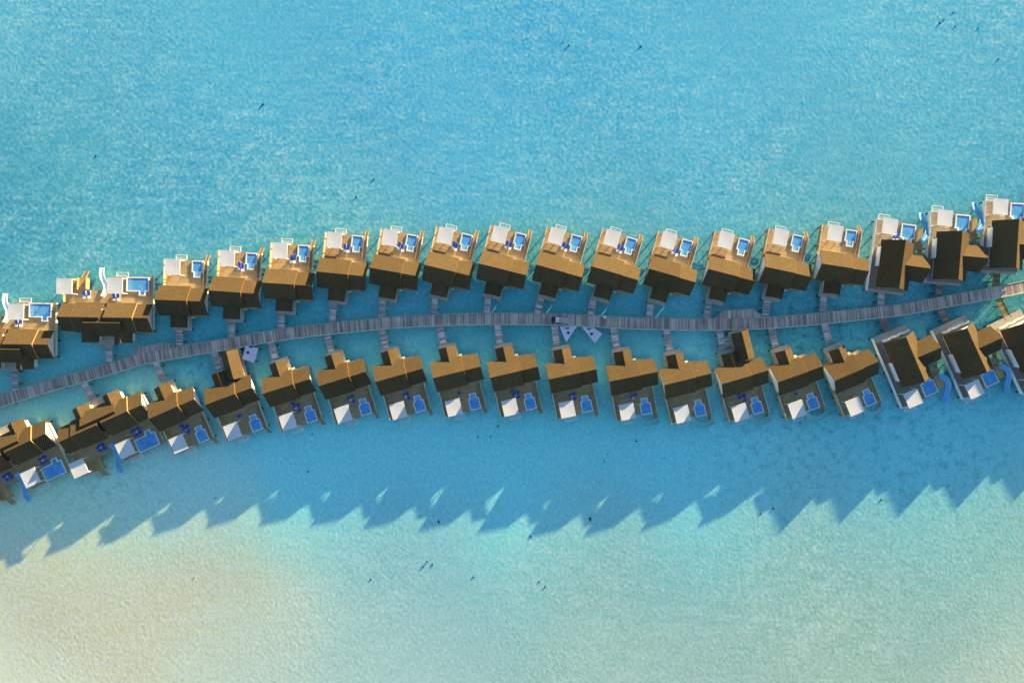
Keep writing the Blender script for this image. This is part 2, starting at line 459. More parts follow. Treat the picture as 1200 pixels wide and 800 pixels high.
def make_villa(flip, screen=False):
    r = empty('overwater_villa')
    ZR, ZE = 6.4, 4.0
    k = (ZR-ZE)/3.8
    MB(flip).gable(0, 7.9, 0, 3.8, ZR, ZE).build('main_roof', M['thatch'], r)
    MB(flip).gable(7.9, 12.2, 0, 3.4, ZR-.58, ZR-.58-k*3.4).build('side_roof', M['thatch'], r)
    vb = MB(flip)
    for s in (-1, 1): vb.bar((7.935, 0, ZR-.02), (7.935, s*3.75, ZR-.02-k*3.75), .06, .42)
    vb.build('verge_board', M['verge'], r)
    MB(flip).gable(-6.7, -.6, 4.85, 2.15, 4.62, 3.30, 'y').build('entrance_roof', M['thatch'], r)
    house_wall(r, flip, .55, 7.6, 0, ZR-.34, k, 3.1)
    house_wall(r, flip, 7.61, 11.2, 0, ZR-.75, k, 3.0, name='side_wall')
    house_wall(r, flip, -6.1, -2.9, 4.85, 4.52, .614, 1.7, name='entrance_wall', mat='cream', axis='y')
    deck = [(.3,-3.7),(2.5,-3.7),(2.5,-7.45),(7.25,-7.45),(7.25,-3.7),(10.9,-3.7),(10.9,10.6),(.3,10.6)]
    MB(flip).prism([(.3,-3.7),(10.9,-3.7),(10.9,10.6),(.3,10.6)], DZ-.22, DZ).build('deck', M['deck'], r)
    MB(flip).prism([(2.5,-7.45),(7.25,-7.45),(7.25,-3.71),(2.5,-3.71)], DZ-.22, DZ-.004).build('porch', M['porch'], r)
    canopy(r, flip, 1.25, 5.0, 6.5, 10.5)
    net(r, flip, 2.3, 5.2, 10.62, 12.0)
    pool(r, flip, [(6.85,10.5),(6.85,7.5),(7.35,7.5),(7.35,6.2),(9.2,6.2),(9.2,7.5),(9.75,7.5),(9.75,10.5)], (7.66,8.89,6.51,7.7))
    fence(r, flip, .22, .34, 3.9, 10.5, DZ-.3, DZ+1.25)
    fence(r, flip, 10.86, 10.98, -2.8, 10.5, DZ-.3, DZ+.45, 'cream', False)
    fence(r, flip, 9.98, 10.06, 4.2, 10.4, DZ, DZ+.5, 'wood', False)
    stair(r, flip, 10.12, 10.8, 10.6, 12.2, DZ, .1, 6)
    if screen:
        MB(flip).box(.9, 4.1, 3.92, 4.45, DZ, DZ+2.35).build('alcove_screen', M['darkwood'], r)
    MB(flip).box(7.4, 8.1, -4.2, -3.82, DZ, DZ+.9).build('planter_box', M['cream'], r)
    posts(r, flip, [(.6,-3.2),(.6,1),(.6,5.5),(.6,10.2),(10.6,-3.2),(10.6,1),(10.6,5.5),(10.6,10.2),(5.6,10.2),(2.8,-7.1),(6.9,-7.1)])
    return r

def make_double(flip):
    r = empty('double_villa')
    ZR, ZE = 6.4, 4.0
    k = (ZR-ZE)/3.8
    MB(flip).gable(0, 3.6, 0, 3.5, ZR-.34, ZR-.34-k*3.5).build('side_roof', M['thatch'], r)
    MB(flip).gable(19.0, 22.8, 0, 3.5, ZR-.34, ZR-.34-k*3.5).build('side_roof', M['thatch'], r)
    MB(flip).gable(3.6, 10.7, 0, 3.8, ZR, ZE).build('main_roof', M['thatch'], r)
    MB(flip).gable(11.7, 19.0, 0, 3.8, ZR, ZE).build('main_roof', M['thatch'], r)
    MB(flip).gable(6.6, 16.0, -1.35, 3.3, ZR-.12, ZR-.12-k*3.3).build('link_roof', M['thatch'], r)
    for x in (3.565, 19.035):
        vb = MB(flip)
        for s in (-1, 1): vb.bar((x, 0, ZR-.02), (x, s*3.75, ZR-.02-k*3.75), .06, .42)
        vb.build('verge_board', M['warm'], r)
    for c in (7.1, 15.5):
        MB(flip).gable(-6.3, -.6, c, 2.2, 5.15, 3.6, 'y').build('entrance_roof', M['thatch'], r)
        house_wall(r, flip, -5.8, -2.9, c, 5.05, .705, 1.75, name='entrance_wall', mat='cream', axis='y')
    house_wall(r, flip, .9, 9.9, 0, ZR-.34, k, 3.1)
    house_wall(r, flip, 12.5, 21.5, 0, ZR-.34, k, 3.1)
    MB(flip).box(9.6, 13.0, -3.9, 1.2, DZ, 4.3).build('link_wall', M['cream'], r)
    MB(flip).prism([(-.6,-3.7),(21.95,-3.7),(21.95,10.6),(10.6,10.6),(10.6,7.1),(4.6,7.1),(4.6,10.2),(2.6,10.2),(2.6,9.8),(-1.4,9.8),(-1.4,5.8),(-.6,5.8)], DZ-.22, DZ).build('deck', M['deck'], r)
    MB(flip).prism([(7.4,-7.0),(11.9,-7.0),(11.9,-3.71),(7.4,-3.71)], DZ-.22, DZ-.004).build('porch', M['porch'], r)
    canopy(r, flip, -1.35, 2.6, 5.8, 9.75)
    canopy(r, flip, 11.35, 15.3, 6.1, 10.1)
    net(r, flip, 11.9, 15.0, 10.62, 11.8)
    pool(r, flip, [(14.9,10.5),(14.9,6.85),(18.15,6.85),(18.15,5.8),(19.8,5.8),(19.8,6.85),(20.7,6.85),(20.7,10.5)], (15.21,16.2,7.16,10.19))
    fence(r, flip, 2.62, 2.74, 7.1, 10.1, DZ, DZ+.9, 'warm', False)
    fence(r, flip, 21.9, 22.02, -2.8, 10.5, DZ-.3, DZ+.45, 'cream', False)
    fence(r, flip, -.72, -.6, 3.9, 5.7, DZ-.3, DZ+1.0, 'wood', False)
    stair(r, flip, 3.4, 4.4, 10.2, 12.0, DZ, .1, 6)
    MB(flip).box(4.65, 4.9, 7.3, 10.1, DZ-.8, DZ+.7).build('stair_wall', M['wood'], r)
    MB(flip).box(10.4, 11.1, 2.4, 3.6, DZ, DZ+2.0).build('alcove_screen', M['warm'], r)
    posts(r, flip, [(-.3,-3.2),(-.3,1),(-1.1,6.1),(-1.1,9.4),(2.3,9.4),(6.5,6.8),(10.9,10.2),(21.6,-3.2),(21.6,1),(21.6,5.5),(21.6,10.2),(15.0,10.2),(7.8,-6.7),(11.5,-6.7),(4.3,9.9)])
    return r

def make_large(flip):
    r = empty('large_villa')
    ZR, ZE = 6.6, 3.05
    k = (ZR-ZE)/4.15
    MB(flip).gable(-12.0, .1, 0, 4.15, ZR, ZE, 'y').build('main_roof', M['thatch'], r)
    MB(flip).gable(.6, 7.7, -5.95, 3.3, 5.6, 3.15, 'x').build('wing_roof', M['thatch'], r)
    house_wall(r, flip, -11.2, -.8, 0, ZR-.05, k, 3.5, axis='y')
    house_wall(r, flip, 3.0, 6.9, -5.95, 5.5, .742, 2.7, name='wing_wall', mat='cream')
    MB(flip).prism([(-5.5,-12.3),(4.1,-12.3),(4.1,-3),(5.1,-3),(5.1,5.4),(-5.5,5.4)], DZ-.22, DZ).build('deck', M['deck_old'], r)
    MB(flip).prism([(5.11,-1.2),(7.4,-.4),(7.4,.6),(6.3,1.2),(6.3,4.2),(5.11,4.2)], DZ-.22, DZ-.004).build('landing', M['deck'], r)
    yb = -13.9 if flip else -12.9
    MB(flip).prism([(-5.5,yb-.1),(4.1,yb-.1),(4.1,-12.31),(-5.5,-12.31)], DZ-.22, DZ-.004).build('porch', M['porch'], r)
    canopy(r, flip, -4.9, -1.1, 1.5, 5.45)
    net(r, flip, -4.7, -1.7, 5.55, 7.1)
    pool(r, flip, [(1.2,5.2),(1.2,1.6),(1.9,1.6),(1.9,.4),(4.2,.4),(4.2,1.6),(4.9,1.6),(4.9,5.2)], (2.21,3.89,.71,1.9))
    fence(r, flip, -5.58, -5.46, yb, 5.4, DZ-.4, DZ+.75, 'white', False)
    MB(flip).box(-4.2,-4.05,-6.6,-1.6, DZ, DZ+1.9).build('privacy_screen', M['white'], r)
    b = MB(flip)
    for i in range(6 if flip else 0):
        x = -3.8+i*1.25
        b.bar((x,-12.55+.25*(i%2),DZ+1.3),(x+1.15,-12.55+.25*((i+1)%2),DZ+1.3),.55,.12)
    if flip: b.build('curtain_rail', M['towel'], r)
    MB(flip).box(5.1,6.3,.9,4.3, DZ, DZ+1.0).build('slide_tower', M['wood'], r)
    stair(r, flip, 6.6, 7.5, -2.2, .3, DZ-.05, .2, 7, 'wood')
    posts(r, flip, [(-5.2,yb+.3),(-5.2,-9),(-5.2,-4),(-5.2,1),(-5.2,5.1),(3.8,yb+.3),(4.8,-2.6),(4.8,5.1),(6.1,3.9),(7.1,-.1),(6.6,-3.4),(6.6,-8.6)])
    return r

def chute(name, pts, w, mat, root, flip, th=.10, wall=.35):
    """open water slide: trough swept along pts"""
    # smooth the path
    def cr(p0,p1,p2,p3,t):
        return tuple(.5*((2*b)+(-a+c)*t+(2*a-5*b+4*c-d)*t*t+(-a+3*b-3*c+d)*t**3) for a,b,c,d in zip(p0,p1,p2,p3))
    P = [pts[0]]+list(pts)+[pts[-1]]; path = []
    for i in range(1, len(P)-2):
        for s in range(6): path.append(cr(P[i-1],P[i],P[i+1],P[i+2],s/6))
    path.append(pts[-1])
    prof = [(-.5,wall),(-.44,wall),(-.34,.06),(0,0),(.34,.06),(.44,wall),(.5,wall),(.40,-.05),(0,-th),(-.40,-.05)]
    rings = []
    for i, p in enumerate(path):
        a, c = path[max(0,i-1)], path[min(len(path)-1,i+1)]
        dx, dy = c[0]-a[0], c[1]-a[1]; L = sqrt(dx*dx+dy*dy) or 1
        nx, ny = dy/L, -dx/L
        rings.append([(p[0]+nx*s*w, p[1]+ny*s*w, p[2]+z) for s, z in prof])
    b = MB(flip); n = len(prof)
    for A, B in zip(rings, rings[1:]):
        for i in range(n):
            j = (i+1) % n
            b.face([A[i],A[j],B[j],B[i]])
    b.face(rings[0][::-1]); b.face(rings[-1])
    b.build(name, M[mat], root)
    for q in (len(path)//3, 2*len(path)//3):
        p = path[q]
        MB(flip).cyl(p[0],p[1],-1.3,p[2]-th,.09).build('support_post', M['metal'], root)
def make_slide(pts, w, mat, flip):
    r = empty('water_slide')
    chute('chute', pts, w, mat, r, flip)
    return r
def make_sunbed(flip=False):
    r = empty('sunbed')
    b = MB().box(-.36,.36,-1.0,1.0,.22,.30)
    for x in (-.3,.3):
        for y in (-.9,.9): b.box(x-.04,x+.04,y-.04,y+.04,0,.22)
    b.build('frame', M['white'], r)
    m = MB().box(-.36,.36,-.95,.35,.303,.42); m.build('mattress', M['blue'], r)
    MB().bar((0,.36,.40),(0,1.0,.80),.72,.12).build('backrest', M['blue'], r)
    MB().box(-.34,.34,-.98,-.35,.423,.47).build('towel', M['towel'], r)
    return r
def make_seat():
    r = empty('armchair')
    b = MB().cyl(0,0,0,.42,.36,10,.32); b.build('seat', M['blue'], r)
    b = MB()
    for i in range(5):
        a0, a1 = radians(200+i*28), radians(200+(i+1)*28)
        b.bar((.38*cos(a0),.38*sin(a0),.78),(.38*cos(a1),.38*sin(a1),.78),.12,.5)
    b.build('backrest', M['blue'], r)
    return r
def make_table():
    r = empty('side_table')
    MB().cyl(0,0,.44,.5,.36,10).build('table_top', M['table'], r)
    MB().cyl(0,0,0,.44,.07,6).build('leg', M['darkwood'], r)
    return r

# ------------------------------------------------------------------ where everything stands
def ground(u, v, h):                  # a plan point, from where it shows and how high it is
    q = 1-h/CAM_H
    return ((u-600)*q*.22, (400-v)*q*.22)
def local_to_world(o, rz, x, y, flip):
    if flip: y = -y
    return (o[0]+x*cos(rz)-y*sin(rz), o[1]+x*sin(rz)+y*cos(rz))

UP = [ # ridge end, turn in degrees, dark alcove screen, sunbeds
 (180.4,351,-2.0,0,0),(244,340.2,-3.8,0,2),(306.8,331,-3.6,0,2),(370.2,318,-5.5,1,2),(433.2,313.5,-10,1,2),(497,310,-13.3,1,2),(561.3,308.6,-13.8,1,2),
 (628,309.8,-15.3,1,2),(693.6,312,-16.2,1,2),(760.8,314.7,-16,1,2),(830,315,-14.4,1,0),(896.6,312.4,-12,1,0),(963.3,308.8,-8.7,0,0)]
LOW = [ # ridge end, turn, seats, slide
 (173.6,491,24.0,4,0),(240,474.4,20.3,1,0),(307.5,461.4,17.6,4,0),(373.2,452.4,17.2,3,0),(439.4,447.6,16.0,3,0),(507,443,13.6,1,0),(574.3,442.6,13.1,4,0),
 (643,444.4,11.8,3,0),(714.8,446.8,11.2,2,1),(778.6,451,13.6,0,1),(846,450,16.2,4,1),(911.9,447.7,19.3,1,1),(978.2,446,23.0,0,1)]
protos = {}
def place(key, maker, o, deg):
    if key not in protos: protos[key] = r = maker()
    else: r = copy_tree(protos[key])
    r.location = (o[0], o[1], 0); r.rotation_euler = (0,0,radians(deg))
    return r
def put(kind, maker, o, deg, x, y, z, turn, flip, label, cat, group):
    w = local_to_world(o, radians(deg), x, y, flip)
    r = place(kind, maker, w, deg+turn); r.location.z = z
    return tag(r, label, cat, group)

bed_words = [('nearer the pool', 6.35, 6.75), ('nearer the canopy', 5.5, 6.95)]
n = 2
for (u, v, deg, scr, nb) in UP:
    n += 1
    o = ground(u, v, 6.4)
    deck = ', boards bare of sunbeds' if not nb else ', two blue sunbeds out'
    look = 'dark screen beside its deck' if scr else 'white canopy and small pool'
    tag(place('up%d' % scr, lambda: make_villa(False, bool(scr)), o, deg),
        f'{ORD[n]} villa from the left in the upper row, {look}', 'villa', 'overwater villas in the upper row')
    for i in range(nb):
        w_, x, y = bed_words[i]
        put('sunbed', make_sunbed, o, deg, x+random.uniform(-.1,.1), y+random.uniform(-.2,.2), DZ, random.uniform(-8,8), False,
            f'blue sunbed {w_} on the {ORD[n]} villa from the left, upper row', 'sunbed', 'sunbeds on the upper villa decks')
seat_spots = [(5.0,5.5,'near the canopy'),(6.1,5.2,'near the pool'),(6.0,6.5,'at the pool corner'),(4.8,4.5,'by the house wall')]
n = 2
for (u, v, deg, ns, sl) in LOW:
    n += 1
    o = ground(u, v, 6.4)
    look = 'teal slide off its deck' if sl else 'canopy and blue pool away from jetty'
    tag(place('low', lambda: make_villa(True), o, deg), f'{ORD[n]} villa from the left in the lower row, {look}', 'villa', 'overwater villas in the lower row')
    jx, jy = random.uniform(-.3,.3), random.uniform(-.3,.3)
    for i in range(ns):
        x, y, w_ = seat_spots[i]
        put('seat', make_seat, o, deg, x+jx, y+jy, DZ, random.uniform(0,360), True,
            f'blue armchair {w_} on the {ORD[n]} villa from the left, lower row', 'armchair', 'armchairs on the lower villa decks')
    if ns > 1:
        put('table', make_table, o, deg, 5.35+jx, 5.9+jy, DZ, 0, True,
            f'small round table among armchairs on the {ORD[n]} villa from the left, lower row', 'table', 'side tables on the lower villa decks')
    if sl:
        r = place('tealslide', lambda: make_slide([(5.9,10.0,1.9),(6.0,11.2,1.5),(6.8,12.5,1.1),(8.4,13.1,.75),(10.0,13.0,.45),(11.3,12.7,.15)], 1.15, 'slide_teal', True), o, deg)
        tag(r, f'teal water slide curving off the {ORD[n]} villa from the left, lower row', 'water slide', 'teal slides on the lower row')

DBL = [(False, ground(55+75/8, 310+488/8, 6.4), -.8, 'upper', 'second'), (False, None, -.8, 'upper', 'first'), (True, (-113.0,-25.1), 24.2, 'lower', 'second'), (True, (-136.9,-32.6), 25.0, 'lower', 'first')]
t120 = DBL[0][1]
for (flip, o, deg, row, which) in DBL:
    if o is None: o = (t120[0]-24.9, t120[1]-6.6)
    cut = 'cut off by the photo edge' if which == 'first' else 'two canopies and long pool'
    tag(place('dbl%d' % flip, lambda: make_double(flip), o, deg), f'{which} villa from the left, {row} row, double-sized, {cut}', 'villa', 'double villas at the west end')
    r = place('dslide%d' % flip, lambda: make_slide([(9.6,5.4,2.5),(9.95,6.6,2.1),(9.7,8.4,1.5),(8.7,10.0,1.0),(8.1,11.3,.6),(8.0,12.9,.15)], 1.2, 'slide_blue' if flip else 'slide_pale', flip), o, deg)
    tag(r, f'{"blue" if flip else "pale"} water slide passing the canopy of the {which} villa from the left, {row} row', 'water slide', 'slides on the double villas')
    if not flip:
        for x, y, w_ in ((4.3,5.9,'outer left'),(5.5,5.9,'inner left'),(11.9,5.4,'inner right'),(13.0,5.4,'outer right')):
            put('sunbed', make_sunbed, o, deg, x, y, DZ, 0, False, f'{w_} blue sunbed on the double villa {which} from the left, upper row', 'sunbed', 'sunbeds on the upper villa decks')
    else:
        for x0, w0 in ((6.6,'slide'),(16.6,'pool')):
            for dx, dy, w_ in ((-.7,-.5,'south-west'),(.6,-.6,'south-east'),(-.6,.7,'north-west'),(.7,.6,'north-east')):
                put('seat', make_seat, o, deg, x0+dx, 5.1+dy, DZ, random.uniform(0,360), True,
                    f'{w_} blue armchair near the {w0} on the {which} double villa from the left, lower row', 'armchair', 'armchairs on the lower villa decks')
            put('table', make_table, o, deg, x0, 5.1, DZ, 0, True, f'small round table near the {w0} on the {which} double villa, lower row', 'table', 'side tables on the lower villa decks')

BIG = [(False,(1061.6,281.3),-7.8,'upper','sixteenth'),(False,(1128,270.6),-4.8,'upper','seventeenth'),(False,(1194.4,257),-3.6,'upper','eighteenth'),
       (True,(1084,447),23.0,'lower','sixteenth'),(True,(1156.8,436),24.4,'lower','seventeenth'),(True,(1227,429),26.5,'lower','eighteenth'),
       (True,(1298,419),27.5,'lower','nineteenth'),(True,(1369,409),28,'lower','twentieth')]
for i, (flip, p, deg, row, which) in enumerate(BIG):
    o = ground(*p, 6.6)
    spot = {'sixteenth':'first of the three big ones','seventeenth':'middle one of the big three','eighteenth':'cut off by the photo edge'}.get(which, 'beyond the photo edge')
    tag(place('big%d' % flip, lambda: make_large(flip), o, deg), f'{which} villa from the left in the {row} row, {spot}', 'villa', 'large villas at the east end')
    if which in ('sixteenth','seventeenth'):
        pts = [(6.0,1.2,2.6),(7.0,2.2,2.3),(7.8,3.7,1.8),(7.6,5.3,1.2),(6.7,7.0,.7),(6.3,9.0,.15)]
        r = place('bslide%d' % flip, lambda: make_slide(pts, 1.45, 'slide_blue', flip), o, deg)
        tag(r, f'blue curved water slide beside the {which} villa from the left, {row} row', 'water slide', 'blue slides on the large villas')
    if i == 0:
        for x, w_ in ((-.5,'by the canopy'),(.4,'by the pool')):
            put('sunbed', make_sunbed, o, deg, x, 1.4, DZ, 0, False, f'blue sunbed {w_} on the sixteenth villa from the left, upper row', 'sunbed', 'sunbeds on the upper villa decks')

# ------------------------------------------------------------------ jetty
CL = [(-60,489),(0,470),(60,451.5),(131,431.5),(165,421),(205,413.5),(267,402.8),(330,392),(390,384.7),(460,378),(516,375),(572.5,373.6),(640,373.9),(690,376),(740,378.5),(780,379.6),(830,380),(902,378),(970,372.2),(1020,367),(1060,362.3),(1110,353),(1164,343.2),(1200,336),(1270,320),(1400,292)]
def spline(P, step=.5):
    out = []
    Q = [P[0]]+P+[P[-1]]
    for i in range(1, len(Q)-2):
        for s in range(24):
            t = s/24; a,b,c,d = Q[i-1],Q[i],Q[i+1],Q[i+2]
            out.append(tuple(.5*((2*q1)+(-q0+q2)*t+(2*q0-5*q1+4*q2-q3)*t*t+(-q0+3*q1-3*q2+q3)*t**3) for q0,q1,q2,q3 in zip(a,b,c,d)))
    out.append(P[-1])
    return out
JZ = 1.5
path = [ground(u, v, JZ) for u, v in spline(CL)]
HW = 1.46
jet = empty('jetty', (0,0,0))
tag(jet, 'long curving grey plank jetty running between the two rows of villas', 'jetty')
def offs(i, s):
    a, c = path[max(0,i-1)], path[min(len(path)-1,i+1)]
    dx, dy = c[0]-a[0], c[1]-a[1]; L = sqrt(dx*dx+dy*dy)
    return (path[i][0]-dy/L*s, path[i][1]+dx/L*s)
b = MB(); acc = 0; arc = [0]
for i in range(len(path)-1):
    acc += math.dist(path[i], path[i+1]); arc.append(acc)
for i in range(len(path)-1):
    A,B,C,D = offs(i,-HW),offs(i+1,-HW),offs(i+1,HW),offs(i,HW)
    u0,u1 = arc[i],arc[i+1]
    b.face([(*A,JZ),(*B,JZ),(*C,JZ),(*D,JZ)], [(u0,-HW),(u1,-HW),(u1,HW),(u0,HW)])
    b.face([(*D,JZ-.2),(*C,JZ-.2),(*B,JZ-.2),(*A,JZ-.2)])
    b.face([(*A,JZ-.2),(*B,JZ-.2),(*B,JZ),(*A,JZ)]); b.face([(*C,JZ-.2),(*D,JZ-.2),(*D,JZ),(*C,JZ)])
b.build('deck_boards', M['jetty'], jet)
for s in (-1,1):
    e = MB()
    for i in range(len(path)-1):
        p, q = offs(i, s*(HW-.02)), offs(i+1, s*(HW-.02))
        e.bar((*p,JZ+.09),(*q,JZ+.09),.16,.30)
    e.build('edge_beam', M['cream'] if s < 0 else M['porch'], jet)
nxt = 2
for i in range(len(path)):
    if arc[i] >= nxt and abs(path[i][0]) < 134:
        nxt += 7.0
        for s in (-1,1):
            p = offs(i, s*(HW-.1))
            MB().cyl(p[0], p[1], -1.3, JZ-.21, .15).build('post', M['darkwood'], jet)
# passing bays on the north side
for (pts, nm) in (([(152,424.5),(205,409.0),(204,402.5),(191,401.2),(161,406.5),(153,413)], 'bay'), ([(836,380.5),(895,378.5),(895,371),(882,361.5),(848,363.5),(838,372)], 'bay')):
    poly = [ground(u, v, JZ) for u, v in pts]
    ar = sum(poly[i-1][0]*poly[i][1]-poly[i][0]*poly[i-1][1] for i in range(len(poly)))
    if ar < 0: poly = poly[::-1]
    bb = MB()
    n0 = path[min(range(len(path)), key=lambda i: math.dist(path[i], poly[0]))]
    z1 = JZ-.006
    bb.face([(x,y,z1) for x,y in poly], [(x,y) for x,y in poly])
    for i in range(len(poly)):
        (ax,ay),(bx,by) = poly[i], poly[(i+1)%len(poly)]
        bb.face([(ax,ay,z1-.2),(bx,by,z1-.2),(bx,by,z1),(ax,ay,z1)])
    o_ = bb.build('passing_bay', M['jetty'], jet)
    e = MB(); ip = inset(poly, .08)
    for i in range(len(ip)):
        p, q = ip[i], ip[(i+1)%len(ip)]
        if min(min(math.dist(p, w) for w in path), min(math.dist(q, w) for w in path)) < 1.0: continue
        e.bar((*p,JZ+.09),(*q,JZ+.09),.16,.3)
    e.build('edge_beam', M['porch'], o_)

SPURS = [ # from jetty, to villa, boards, row, number
 (17.5,458,17,430,'bridge','upper',1),(128,425,127.6,398,'bridge','upper',2),(210.3,408,210.3,382,'bridge','upper',3),(271,395,272,371,'bridge','upper',4),(329.4,385,330,362,'bridge','upper',5),
 (389,378.5,391.5,350,'bridge','upper',6),(447.5,371.5,448.5,347,'bridge','upper',7),(508,369.5,510.3,345,'bridge','upper',8),(570,368,572.3,346,'bridge','upper',9),(629.8,368,634.5,347,'bridge','upper',10),
 (692,370,696,347,'bridge','upper',11),(760,373.5,763.6,349.5,'bridge','upper',12),(828,374,831.5,349,'bridge','upper',13),(896.6,371.5,899.3,347,'bridge','upper',14),(964.4,367,965.6,343,'bridge','upper',15),
 (1032,360,1033.2,340,'bridge','upper',16),(1100,349,1101.3,330,'bridge_brown','upper',17),(1167,338,1168.5,313,'bridge_wet','upper',18),
 (96,445,110,470,'bridge','lower',2),(182,423,191,446,'bridge','lower',3),(250.6,411,256.5,432,'bridge','lower',4),(317,399.5,322.6,420,'bridge','lower',5),(383,391.5,388.5,412,'bridge','lower',6),
 (447,384.5,452.4,407,'bridge','lower',7),(514.8,381,520,404,'bridge','lower',8),(583,379.5,585.7,403,'bridge','lower',9),(649.5,380.5,652.3,404.5,'bridge','lower',10),(718.8,383,722.4,408,'bridge','lower',11),
 (780.8,385.5,785.3,411,'bridge','lower',12),(843,386,847.3,409,'bridge','lower',13),(903.8,383.5,909.5,408,'bridge','lower',14),(966.3,378,971.5,401,'bridge','lower',15),
 (1033.6,371.5,1041,389,'bridge_brown','lower',16),(1101.5,360.5,1110,378,'bridge_brown','lower',17),(1170,350,1182,374,'bridge_wet','lower',18)]
for k, (u0,v0,u1,v1,mt,row,num) in enumerate(SPURS):
    p, q = ground(u0,v0,1.35), ground(u1,v1,1.35)
    L = math.dist(p, q); ang = math.atan2(q[1]-p[1], q[0]-p[0])
    r = empty('footbridge', (p[0],p[1],0), ang)
    w = .86
    bb = MB(); z = 1.345; off = random.uniform(0,50)
    bb.face([(0,-w,z),(L,-w,z),(L,w,z),(0,w,z)], [(off,-w),(off+L,-w),(off+L,w),(off,w)])
    bb.face([(0,w,z-.15),(L,w,z-.15),(L,-w,z-.15),(0,-w,z-.15)])
    for s in (-1,1):
        f = [(0,s*w,z-.15),(L,s*w,z-.15),(L,s*w,z),(0,s*w,z)]
        bb.face(f if s < 0 else f[::-1])
    bb.build('boards', M[mt], r)
    for s in (-1,1):
        MB().bar((.03,s*(w-.03),z+.07),(L-.03,s*(w-.03),z+.07),.1,.2).build('edge_beam', M['porch'] if mt == 'bridge' else M[mt], r)
    for x in (L*.3, L*.8):
        for s in (-1,1): MB().cyl(x, s*(w+.02), -1.3, z-.16, .11).build('post', M['darkwood'], r)
    tone = {'bridge':'grey','bridge_brown':'brown','bridge_wet':'mossy green'}[mt]
    tag(r, f'{tone} plank footbridge from the jetty to the {ORD[num]} villa from the left, {row} row', 'footbridge', 'footbridges between the jetty and the villas')

# ------------------------------------------------------------------ two thatched huts by the jetty
def make_hut():
    r = empty('thatched_hut')
    MB().gable(0, 7.2, 0, 2.2, 5.2, 3.6, 'x').build('roof', M['thatch'], r)
    house_wall(r, False, .4, 6.8, 0, 5.1, .727, 1.7, mat='wood')
    MB().prism([(-.4,-2.1),(7.0,-2.1),(7.0,2.1),(-.4,2.1)], DZ-.22, DZ-.01).build('deck', M['porch'], r)
    posts(r, False, [(0,-1.8),(0,1.8),(6.6,-1.8),(6.6,1.8)])
    return r
for (a, b_, num) in (((264.8,411.5),(273.8,444.5),'fourth'), ((869,388.5),(877.4,421),'thirteenth')):
    p, q = ground(*a,5.2), ground(*b_,5.2)
    r = place('hut', make_hut, p, math.degrees(math.atan2(q[1]-p[1], q[0]-p[0])))
    tag(r, f'small thatched hut against the {num} villa from the left, lower row', 'hut', 'small huts beside the jetty')
    # landing that ties the hut to the jetty
    d = [(q[0]-p[0])/math.dist(p,q), (q[1]-p[1])/math.dist(p,q)]
    g = empty('landing_stage', (p[0],p[1],0), math.atan2(d[1], d[0]))
    bb = MB(); bb.face([(-3.4,-.9,1.33),(-.42,-.9,1.33),(-.42,.9,1.33),(-3.4,.9,1.33)], [(0,0),(3,0),(3,1.8),(0,1.8)])
    bb.face([(-3.4,.9,1.2),(-.42,.9,1.2),(-.42,-.9,1.2),(-3.4,-.9,1.2)])
    bb.face([(-3.4,-.9,1.2),(-.42,-.9,1.2),(-.42,-.9,1.33),(-3.4,-.9,1.33)]); bb.face([(-.42,.9,1.2),(-3.4,.9,1.2),(-3.4,.9,1.33),(-.42,.9,1.33)])
    bb.build('boards', M['bridge'], g)
    bb = MB(); bb.face([(.6,-3.9,1.32),(3.2,-3.9,1.32),(3.2,-2.15,1.32),(.6,-2.15,1.32)], [(0,0),(3,0),(3,1.8),(0,1.8)])
    bb.face([(.6,-2.15,1.2),(3.2,-2.15,1.2),(3.2,-3.9,1.2),(.6,-3.9,1.2)])
    bb.face([(.6,-3.9,1.2),(3.2,-3.9,1.2),(3.2,-3.9,1.32),(.6,-3.9,1.32)]); bb.face([(.6,-2.15,1.2),(.6,-3.9,1.2),(.6,-3.9,1.32),(.6,-2.15,1.32)])
    bb.build('side_step', M['bridge'], g)
    tag(g, f'grey plank landing joining the jetty to the hut near the {num} lower villa', 'landing', 'landings of the two huts')

# ------------------------------------------------------------------ shade sails, buggy, lamp
def sail(pts, z, hole, slot, label, legs):
    P = [ground(u, v, z) for u, v in pts]
    ar = sum(P[i-1][0]*P[i][1]-P[i][0]*P[i-1][1] for i in range(len(P)))
    if ar < 0: P = P[::-1]
    cx, cy = sum(p[0] for p in P)/len(P), sum(p[1] for p in P)/len(P)
    r = empty('shade_sail', (cx,cy,0))
    P = [(x-cx,y-cy) for x,y in P]
    MB().prism(P, z-.06, z).build('fabric', M['sail'], r)
    hx, hy = ground(*hole, z); hx -= cx; hy -= cy
    MB().cyl(hx, hy, z+.003, z+.08, .36, 12).build('mast_cap', M['darkwood'], r)
    MB().cyl(hx, hy, -1.3, z-.061, .12, 8).build('mast', M['metal'], r)
    if slot:
        sx, sy = ground(*slot, z); sx -= cx; sy -= cy
        MB().box(sx-.5, sx+.5, sy-.16, sy+.16, z+.003, z+.06).build('batten', M['darkwood'], r)
    for (x, y) in inset(P, .25) if legs else []:
        MB().cyl(x, y, -1.3, z-.061, .13, 8).build('post', M['darkwood'], r)
    tag(r, label, 'shade sail', 'lavender shade sails by the jetty')
sail([(655.6,382.4),(676,382.4),(663.6,400.6)], 1.7, (665.9,390), (664.8,384.6), 'lavender three-cornered sail pointing down, beside the jetty under the buggy', True)
sail([(682,383.2),(695.5,383.8),(705.6,391),(697.2,402.2)], 1.7, (693.4,391.2), (690,385.2), 'lavender four-cornered sail beside the jetty, right of the three-cornered sail', True)
